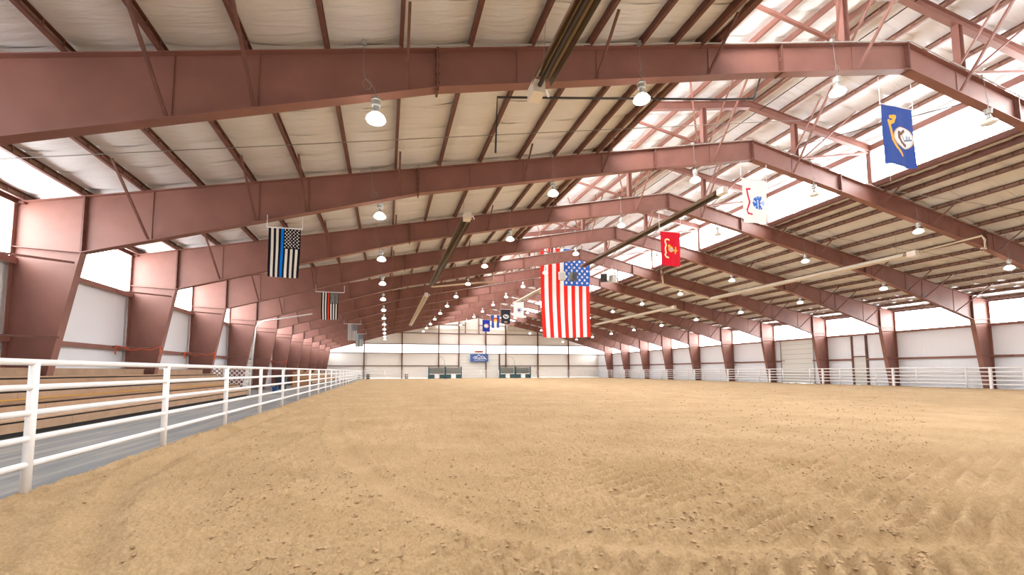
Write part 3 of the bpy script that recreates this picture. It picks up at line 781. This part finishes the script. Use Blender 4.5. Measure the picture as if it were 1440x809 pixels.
flag('large_flag', 'huge red and white striped flag with a blue starred canton hung above mid arena', 16.15, 36.9, 12.82, 4.98, 8.3,
     stripe_flag(None, lin((228, 44, 34)), (0.86, 0.86, 0.86), lin((46, 100, 190)), (0.86, 0.86, 0.88)), 156, 270, 0.006, 0.9, seed=31)

# ------------------------------------------------------------------ tube heaters
def heater(label, x, z, y0, y1, box_at_start, flue=None, light=False):
    e = empty('tube_heater', (x, y0, z)); tag(e, label, 'heater', 'tube heaters under the roof')
    L = y1 - y0
    prof = [(-0.24, -0.10), (-0.19, 0.06), (-0.08, 0.13), (0.08, 0.13), (0.19, 0.06), (0.24, -0.10)]
    b = MB(); n = len(prof)
    vs = [(px, 0, pz) for px, pz in prof] + [(px, L, pz) for px, pz in prof] + [(px * 0.96, 0, pz - 0.012) for px, pz in prof] + [(px * 0.96, L, pz - 0.012) for px, pz in prof]
    fs = []
    for i in range(n - 1):
        fs.append((i, i + 1, n + i + 1, n + i)); fs.append((2 * n + i, 3 * n + i, 3 * n + i + 1, 2 * n + i + 1))
    for a in (0, n - 1): fs.append((a, n + a, 3 * n + a, 2 * n + a))
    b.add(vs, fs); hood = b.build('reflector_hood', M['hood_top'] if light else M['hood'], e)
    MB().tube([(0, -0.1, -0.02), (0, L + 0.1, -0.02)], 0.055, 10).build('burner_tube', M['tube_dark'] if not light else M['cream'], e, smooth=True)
    yb = -0.35 if box_at_start else L + 0.35
    bbx = MB().box(-0.15, 0.15, yb - 0.22, yb + 0.22, -0.16, 0.14).build('burner_box', M['hood_top'], e)
    MB().tube([(0.15, yb, 0), (0.25, yb, 0.05), (0.32, yb, -0.1)], 0.03, 6).build('gas_hose', M['white_paint'], bbx)
    for i in range(max(2, int(L / 3))):
        yy = 0.4 + i * (L - 0.8) / max(1, int(L / 3) - 1)
        h = ztop(x) + 0.05 - z
        MB().tube([(-0.1, yy, 0.12), (-0.02, yy, h)], 0.006, 4).build('hanger_chain', M['cable'], hood)
    if flue: MB().tube([(a - x, c - y0, d - z) for a, c, d in flue], 0.075, 8).build('flue_pipe', M['cream'], e, smooth=True)
    return e
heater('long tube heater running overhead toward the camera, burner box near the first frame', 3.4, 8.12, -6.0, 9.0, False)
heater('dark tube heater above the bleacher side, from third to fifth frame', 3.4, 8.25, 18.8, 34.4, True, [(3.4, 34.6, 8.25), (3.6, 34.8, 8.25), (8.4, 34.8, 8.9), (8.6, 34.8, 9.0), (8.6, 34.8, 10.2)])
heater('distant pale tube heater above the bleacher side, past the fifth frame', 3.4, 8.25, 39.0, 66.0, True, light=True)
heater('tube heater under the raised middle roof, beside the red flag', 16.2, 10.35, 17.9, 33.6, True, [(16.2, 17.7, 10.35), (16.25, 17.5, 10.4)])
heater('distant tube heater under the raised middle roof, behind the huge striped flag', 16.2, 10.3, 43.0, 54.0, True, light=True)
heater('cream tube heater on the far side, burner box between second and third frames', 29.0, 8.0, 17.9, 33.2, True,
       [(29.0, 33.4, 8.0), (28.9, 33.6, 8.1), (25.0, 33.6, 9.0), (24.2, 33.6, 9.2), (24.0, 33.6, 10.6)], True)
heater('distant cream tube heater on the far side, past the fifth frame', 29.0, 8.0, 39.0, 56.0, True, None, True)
dp = MB().tube([(-9.35, 33.72, 0.0), (-9.0, 33.72, 4.5), (-8.85, 33.72, 4.8), (-8.5, 33.72, 5.0), (-5.3, 33.72, 5.62)], 0.05, 8).build('drain_pipe', M['white_paint'], None, smooth=True)
tag(dp, 'white drain pipe bent along the fifth frame above the bleacher gap', 'pipe')
ip = MB().tube([(29.0, 17.2, 8.02), (29.0, 14.6, 8.12), (29.0, 14.5, 7.9), (29.0, 14.5, 7.45), (28.7, 14.5, 7.42)], 0.05, 8).build('intake_pipe', M['cream'], None, smooth=True)
tag(ip, 'cream air pipe with a bent end feeding the far side heater', 'pipe')
# gas line and cable crossing under the roof
g = MB().tube([(2.55, 10.0, 6.8), (2.6, 10.0, 8.25), (9.5, 10.1, 9.35), (10.6, 10.1, 9.55), (10.9, 10.1, 10.3)], 0.028, 6).build('gas_pipe', M['black'], None)
tag(g, 'thin dark gas pipe running along the first frame near the heater', 'pipe')
def on_cable(name, pts, label, r=0.012, m='cable'):
    o = MB().tube(pts, r, 5).build(name, M[m]); tag(o, label, 'cable')
on_cable('tension_cable', [(X_OUT, 12.9, 6.35), (XR, 12.9, 11.35)], 'thin tension cable between first and second frames on the bleacher side')
for i, k in enumerate((2, 3, 4)):
    on_cable('brace_rod', [(24.0, FY(k) - 0.3, ztop(24.0) - 0.04), (40.5, FY(k - 1) + 0.5, ztop(40.5) - 0.04)], 'thin diagonal brace rod below the far roof slope, ending at the %s frame' % ORD[k], 0.016, 'grey_pvc')
on_cable('brace_rod', [(18.0, FY(3), zmon(18) - 0.1), (23.4, FY(1) + 2.2, zmon(23.4) - 0.15)], 'thin dark rod across the raised middle roof near the blue flag', 0.018, 'black')
on_cable('brace_rod', [(16.7, FY(0), 13.5), (16.7, FY(9), 13.5)], 'thin dark sprinkler line along the raised roof ridge', 0.02, 'black')

# ------------------------------------------------------------------ loudspeakers near the huge flag
def speaker(x, y, z, rz, m, label):
    e = empty('loudspeaker', (x, y, z)); e.rotation_euler = (0, 0, rz); tag(e, label, 'loudspeaker', 'loudspeakers near the huge flag')
    b = MB().add([(-0.3, -0.25, -0.3), (0.3, -0.25, -0.3), (0.2, 0.25, -0.3), (-0.2, 0.25, -0.3), (-0.3, -0.35, 0.35), (0.3, -0.35, 0.35), (0.2, 0.2, 0.35), (-0.2, 0.2, 0.35)],
                 [(3, 2, 1, 0), (4, 5, 6, 7), (0, 1, 5, 4), (1, 2, 6, 5), (2, 3, 7, 6), (3, 0, 4, 7)])
    cb = b.build('cabinet', M[m], e)
    MB().add([(-0.24, -0.27, -0.24), (0.24, -0.27, -0.24), (0.24, -0.36, 0.29), (-0.24, -0.36, 0.29)], [(0, 1, 2, 3)]).build('grille', M['black'] if m == 'speaker' else M['galv'], cb)
    MB().tube([(0, 0, 0.33), (0, 0, 1.2)], 0.02, 6).build('hanger_pole', M['galv'], e)
speaker(14.35, 33.5, 9.35, -0.5, 'speaker_light', 'pale loudspeaker in front of the huge flag')
speaker(15.25, 33.5, 9.35, 0.4, 'speaker', 'black loudspeaker in front of the huge flag')
speaker(18.2, 33.5, 9.4, -0.4, 'speaker', 'black loudspeaker just beside the huge flag')
speaker(19.0, 33.5, 9.35, 0.5, 'speaker_light', 'pale loudspeaker just beside the huge flag')

# ------------------------------------------------------------------ white pipe fences
RAILZ = [1.51, 1.22, 0.925, 0.63, 0.335]
def fence(name, label, p0, p1, posts, heavy=(), r=0.036):
    e = empty(name, (p0[0], p0[1], 0)); tag(e, label, 'fence')
    d = Vector((p1[0] - p0[0], p1[1] - p0[1], 0)); L = d.length; d.normalize()
    for z in RAILZ: MB().tube([(0, 0, z), tuple(d * L + Vector((0, 0, z)))], r if z < 1.5 else r * 1.1, 10).build('rail', M['white_paint'], e, smooth=True)
    pm = MB().tube([(0, 0, -0.05), (0, 0, 1.5)], 0.05, 10).mesh('post', M['white_paint'], True)
    ph = MB().box(-0.07, 0.07, -0.07, 0.07, -0.05, 1.56).mesh('post', M['white_paint'])
    for t in posts: link('post', pm, e, tuple(d * t))
    for t in heavy: link('post', ph, e, tuple(d * t))
    return e
YB = Y_FAR - 3.4
fence('pipe_fence', 'white five-rail pipe fence between the arena dirt and the walkway', (-3.98, -2.0), (-3.98, YB), [8.21 + 3.15 * i for i in range(-2, 23)])
hy = [FY(k) - 0.6 for k in range(2, 13)]
fence('pipe_fence', 'white five-rail pipe fence in front of the far side columns', (41.75, 8.0), (41.75, YB), [FY(k) + o - 8.0 for k in range(1, 12) for o in (0.75, 3.85)], [y - 8.0 for y in hy], r=0.042)
for x0, x1, lb in ((-3.98, 7.4, 'toward the bleachers'), (27.4, 41.75, 'toward the far side wall')):
    n = int((x1 - x0) / 2.9)
    fence('pipe_fence', 'white pipe fence across the end of the arena, %s' % lb, (x0, YB), (x1, YB), [i * (x1 - x0) / n for i in range(1, n + 1)])
g = fence('pipe_gate', 'white pipe gate between the chutes below the banner', (13.8, YB), (20.8, YB), [0, 3.5, 6.98])

# ------------------------------------------------------------------ bucking chutes
def chute(x0, label, lamp_x=None):
    e = empty('roping_chute', (x0, YB, 0)); tag(e, label, 'chute', 'chutes at the far end')
    W = 2.95
    for x in (0, W): MB().box(x - 0.09, x + 0.09, -0.12, 0.12, 0, 2.2).build('post', M['teal'], e)
    for x0_, x1_ in ((0.1, 1.05), (1.95, 2.85)): MB().box(x0_, x1_, -0.06, 0.06, 0.05, 0.78).build('lower_panel', M['teal'], e)
    MB().box(1.1, 1.9, -0.08, 0.04, 0.12, 0.75).build('white_plate', M['white_paint'], e)
    MB().tube([(0, 0, 0.86), (W, 0, 0.86)], 0.05, 8).build('rail', M['white_paint'], e)
    for z in (1.1, 1.3, 1.5, 1.7, 1.9, 2.08): MB().tube([(0, 0, z), (W, 0, z)], 0.05, 8).build('rail', M['chute_grey'], e)
    MB().box(0.1, W - 0.1, 0.5, 0.56, 0.9, 2.0).build('back_panel', M['chute_grey'], e)
    if lamp_x is not None:
        MB().tube([(lamp_x, 0.1, 2.1), (lamp_x, 0.1, 3.2), (lamp_x - 0.3, 0.1, 3.9), (lamp_x - 1.4, 0.1, 4.3)], 0.04, 8).build('gooseneck_pole', M['galv'], e)
for x, lb, lx in ((7.55, 'dark teal steel chute left of the end door, outer one', 2.9), (10.6, 'dark teal steel chute left of the end door, beside the gate', None),
                  (21.0, 'dark teal steel chute right of the end door, beside the gate', 2.9), (24.1, 'dark teal steel chute right of the end door, outer one', None)):
    chute(x, lb, lx)

# banner and small sign above the end door
bn = empty('banner', (15.75, Y_FAR - 0.7, 3.15)); tag(bn, 'blue banner with a white mountain logo above the end gate', 'sign')
MB().box(0, 3.6, -0.02, 0.02, 0, 1.5).build('board', M['sign_blue'], bn)
def zig(pts, w=0.07):
    b = MB()
    for (xa, za), (xb, zb) in zip(pts[:-1], pts[1:]): b.beam((xa, -0.035, za), (xb, -0.035, zb), 0.02, w, up=(0, 0, 1) if abs(xb - xa) > 0.01 else (1, 0, 0))
    return b
zig([(0.55, 0.75), (1.0, 1.12), (1.2, 0.95), (1.7, 1.42), (2.15, 0.98), (2.45, 1.18), (2.95, 0.75), (3.2, 0.5)], 0.10).build('mountain_outline', M['white_paint'], bn)
zig([(0.85, 0.55), (1.0, 0.85), (1.15, 0.6), (1.3, 0.9), (1.45, 0.55)], 0.09).build('mark', M['white_paint'], bn)
zig([(1.65, 0.85), (1.65, 0.55), (1.95, 0.55), (1.95, 0.85), (1.65, 0.85)], 0.09).build('mark', M['white_paint'], bn)
zig([(2.15, 0.55), (2.3, 0.9), (2.45, 0.55), (2.75, 0.85), (2.9, 0.55)], 0.09).build('mark', M['white_paint'], bn)
zig([(0.8, 0.32), (2.9, 0.32)], 0.06).build('mark', M['white_paint'], bn)
for x in (0.3, 3.3): MB().tube([(x, 0, 1.45), (x, 0.55, 1.6)], 0.012, 5).build('tie', M['cable'], bn)
os_ = empty('small_sign', (16.6, Y_FAR - 0.5, 4.95)); tag(os_, 'narrow orange and brown sign above the blue banner', 'sign')
MB().box(0, 0.4, -0.03, 0.03, 0, 0.42).build('orange_block', M['sign_orange'], os_)
MB().box(0.4, 1.75, -0.03, 0.03, 0.02, 0.40).build('board', M['sign_brown'], os_)
MB().box(0.1, 1.6, 0.03, 0.25, -0.04, 0.0).build('bracket', M['galv'], os_)
# barrels behind the end fence
def barrel(x, label, m='bin'):
    e = empty('barrel', (x, YB + 0.9, 0)); tag(e, label, 'barrel', 'barrels by the end fence')
    b = MB().lathe([(0, 0), (0.29, 0), (0.30, 0.02), (0.285, 0.04), (0.285, 0.29), (0.305, 0.31), (0.285, 0.33), (0.285, 0.58), (0.305, 0.60), (0.285, 0.62), (0.285, 0.87), (0.30, 0.89), (0.0, 0.88)], 14)
    b.build('drum', M[m], e, smooth=True); MB().lathe([(0.0, 0.885), (0.04, 0.885), (0.04, 0.90), (0.0, 0.90)], 8, (0.15, 0, 0)).build('bung', M['galv'], e)
barrel(-4.6, 'dark barrel by the end fence, nearest the walkway'); barrel(-3.1, 'dark barrel by the end fence, second from the walkway'); barrel(3.6, 'dark barrel by the end fence near the second wall column')

# ------------------------------------------------------------------ bleachers
def bleacher(label, y0, y1, seg):
    e = empty('bleacher', (-7.7, y0, 0)); tag(e, label, 'bleacher')
    L = y1 - y0
    rows = [(0.0, 0.10, 0.34), (-0.58, 0.42, 0.66), (-1.16, 0.70, 0.93), (-1.66, 1.02, 1.25)]
    MB().box(-0.35, -0.12, 0, L, -0.02, 0.12).build('toe_kick', M['black'], e)
    n = max(1, round(L / seg)); w = L / n
    for r, (x, z0, z1) in enumerate(rows):
        for i in range(n):
            a = i * w + 0.006; c = (i + 1) * w - 0.006
            MB().box(x - 0.04, x, a, c, z0, z1 - 0.045).build('riser_board', M['wood'], e)
            MB().box(x - (0.56 if r < 3 else 0.26), x + 0.04, a, c, z1, z1 + 0.04).build('seat_board', M['wood'] if r != 1 else M['wood_shade'], e)  # second row's darker boards carry shade between the rows in their colour
        if r < 2: MB().box(x - 0.60, x - 0.57, 0, L, z1 + 0.03, z1 + 0.075).build('edge_strip', M['yellow'], e)
    for x, z0, z1 in rows: MB().box(x - 0.10, x - 0.06, 0, L, z0, z1).build('gap_shade_board', M['black'], e)  # black sheets added behind the risers to paint the shade in the seat gaps
    for i in range(n + 1):
        yy = min(max(i * w, 0.06), L - 0.06)
        b = MB()
        for x, z0, z1 in rows: b.box(x - (0.52 if x > -1.6 else 0.22), x - 0.06, yy - 0.03, yy + 0.03, 0.12, z1)
        b.build('support_frame', M['black'], e)
    return e
bleacher('tan wooden bleacher in the foreground beside the walkway', 3.6, 28.0, 4.9)
bleacher('tan wooden bleacher farther along the walkway, behind the lattice', 50.0, 76.0, 5.2)
def back_bench(k, label):
    y0 = FY(k) + 0.25; y1 = FY(k + 1) - 0.3
    e = empty('back_bench', (-10.0, y0, 0)); tag(e, label, 'bench', 'back benches between the columns')
    MB().box(-0.04, 0, 0, y1 - y0, 1.28, 1.48).build('front_board', M['wood'], e)
    MB().box(-0.7, 0.02, 0, y1 - y0, 1.48, 1.52).build('seat_board', M['wood'], e)
    for yy in (0.1, (y1 - y0) / 2, y1 - y0 - 0.1): MB().box(-0.6, -0.08, yy - 0.03, yy + 0.03, -0.02, 1.48).build('support_frame', M['black'], e)
for k in (1, 2, 3, 8, 9, 10, 11): back_bench(k, 'tan back bench against the wall between the %s and %s frames' % (ORD[k], ORD[k + 1]))

# lattice screens, bin and ribbons on the bleacher side
def lattice(label, p0, p1, h, z0, m):
    e = empty('lattice_screen', (p0[0], p0[1], z0)); tag(e, label, 'lattice')
    d = Vector((p1[0] - p0[0], p1[1] - p0[1], 0)); L = d.length; d.normalize()
    P = lambda t, z, o=0: tuple(d * t + Vector((0, 0, z)) + Vector((-d.y, d.x, 0)) * o)
    for za in (0, h): MB().beam(P(0, za), P(L, za), 0.05, 0.05).build('rail', M[m], e)
    for t in (0, L): MB().beam(P(t, -z0 - 0.02), P(t, h), 0.05, 0.05).build('stile', M[m], e)
    step = 0.26; n = int((L + h) / step)
    for i in range(1, n):
        t = i * step
        a0, a1 = (min(t, L), max(0, t - L)), (max(0, t - h), min(h, t))
        MB().beam(P(a0[0], a0[1], 0.012), P(a1[0], a1[1], 0.012), 0.012, 0.045).build('slat', M[m], e)
        MB().beam(P(L - a0[0], a0[1], -0.012), P(L - a1[0], a1[1], -0.012), 0.012, 0.045).build('slat', M[m], e)
lattice('white lattice screen closing the end of the foreground bleacher', (-9.2, 28.3), (-7.75, 28.3), 1.25, 0.35, 'white_paint')
lattice('brown lattice screen on the foreground bleacher end beside the white one', (-10.6, 28.35), (-9.25, 28.35), 1.2, 0.55, 'lattice_brown')
lattice('brown lattice screen along the walkway, beyond the dark bin', (-8.0, 41.5), (-8.0, 49.5), 1.35, 0.0, 'lattice_brown')
e = empty('waste_bin', (-8.3, 38.6, 0)); tag(e, 'dark square waste bin beside the walkway before the brown lattice', 'bin')
MB().add([(-0.32, -0.3, -0.02), (0.32, -0.3, -0.02), (0.32, 0.3, -0.02), (-0.32, 0.3, -0.02), (-0.4, -0.38, 1.0), (0.4, -0.38, 1.0), (0.4, 0.38, 1.0), (-0.4, 0.38, 1.0)],
         [(3, 2, 1, 0), (4, 5, 6, 7), (0, 1, 5, 4), (1, 2, 6, 5), (2, 3, 7, 6), (3, 0, 4, 7)]).build('body', M['bin'], e)
MB().box(-0.43, 0.43, -0.41, 0.41, 1.0, 1.08).build('lid', M['black'], e)
e = empty('plastic_tub', (-7.6, 33.6, 0)); tag(e, 'small blue plastic tub at the edge of the walkway', 'tub')
MB().lathe([(0, -0.02), (0.17, -0.02), (0.20, 0.30), (0.22, 0.32), (0.18, 0.32), (0.16, 0.04), (0, 0.04)], 14).build('body', M['blue_plastic'], e, smooth=True)
MB().tube([(-0.20, 0, 0.30), (-0.14, 0, 0.42), (0.14, 0, 0.42), (0.20, 0, 0.30)], 0.012, 6).build('handle', M['galv'], e)
for k in (3, 4, 7):
    e = empty('orange_ribbon', (-10.0, FY(k) - 0.75, Z_GIRT)); tag(e, 'orange safety ribbon tied to the girt rod at the %s frame' % ORD[k], 'ribbon', 'orange ribbons on the girts')
    pts = [(-0.55 + 1.1 * t, -0.55 + 1.1 * t * 0.9, 0.02 - 0.12 * math.sin(math.pi * t) + 0.04 * math.sin(14 * t)) for t in np.linspace(0, 1, 15)]
    MB().tube(pts, 0.012, 5).build('garland', M['orange'], e)
    for t in (0, 14): MB().box(pts[t][0] - 0.02, pts[t][0] + 0.02, pts[t][1] - 0.01, pts[t][1] + 0.01, -0.32, 0.05).build('tail', M['orange'], e)
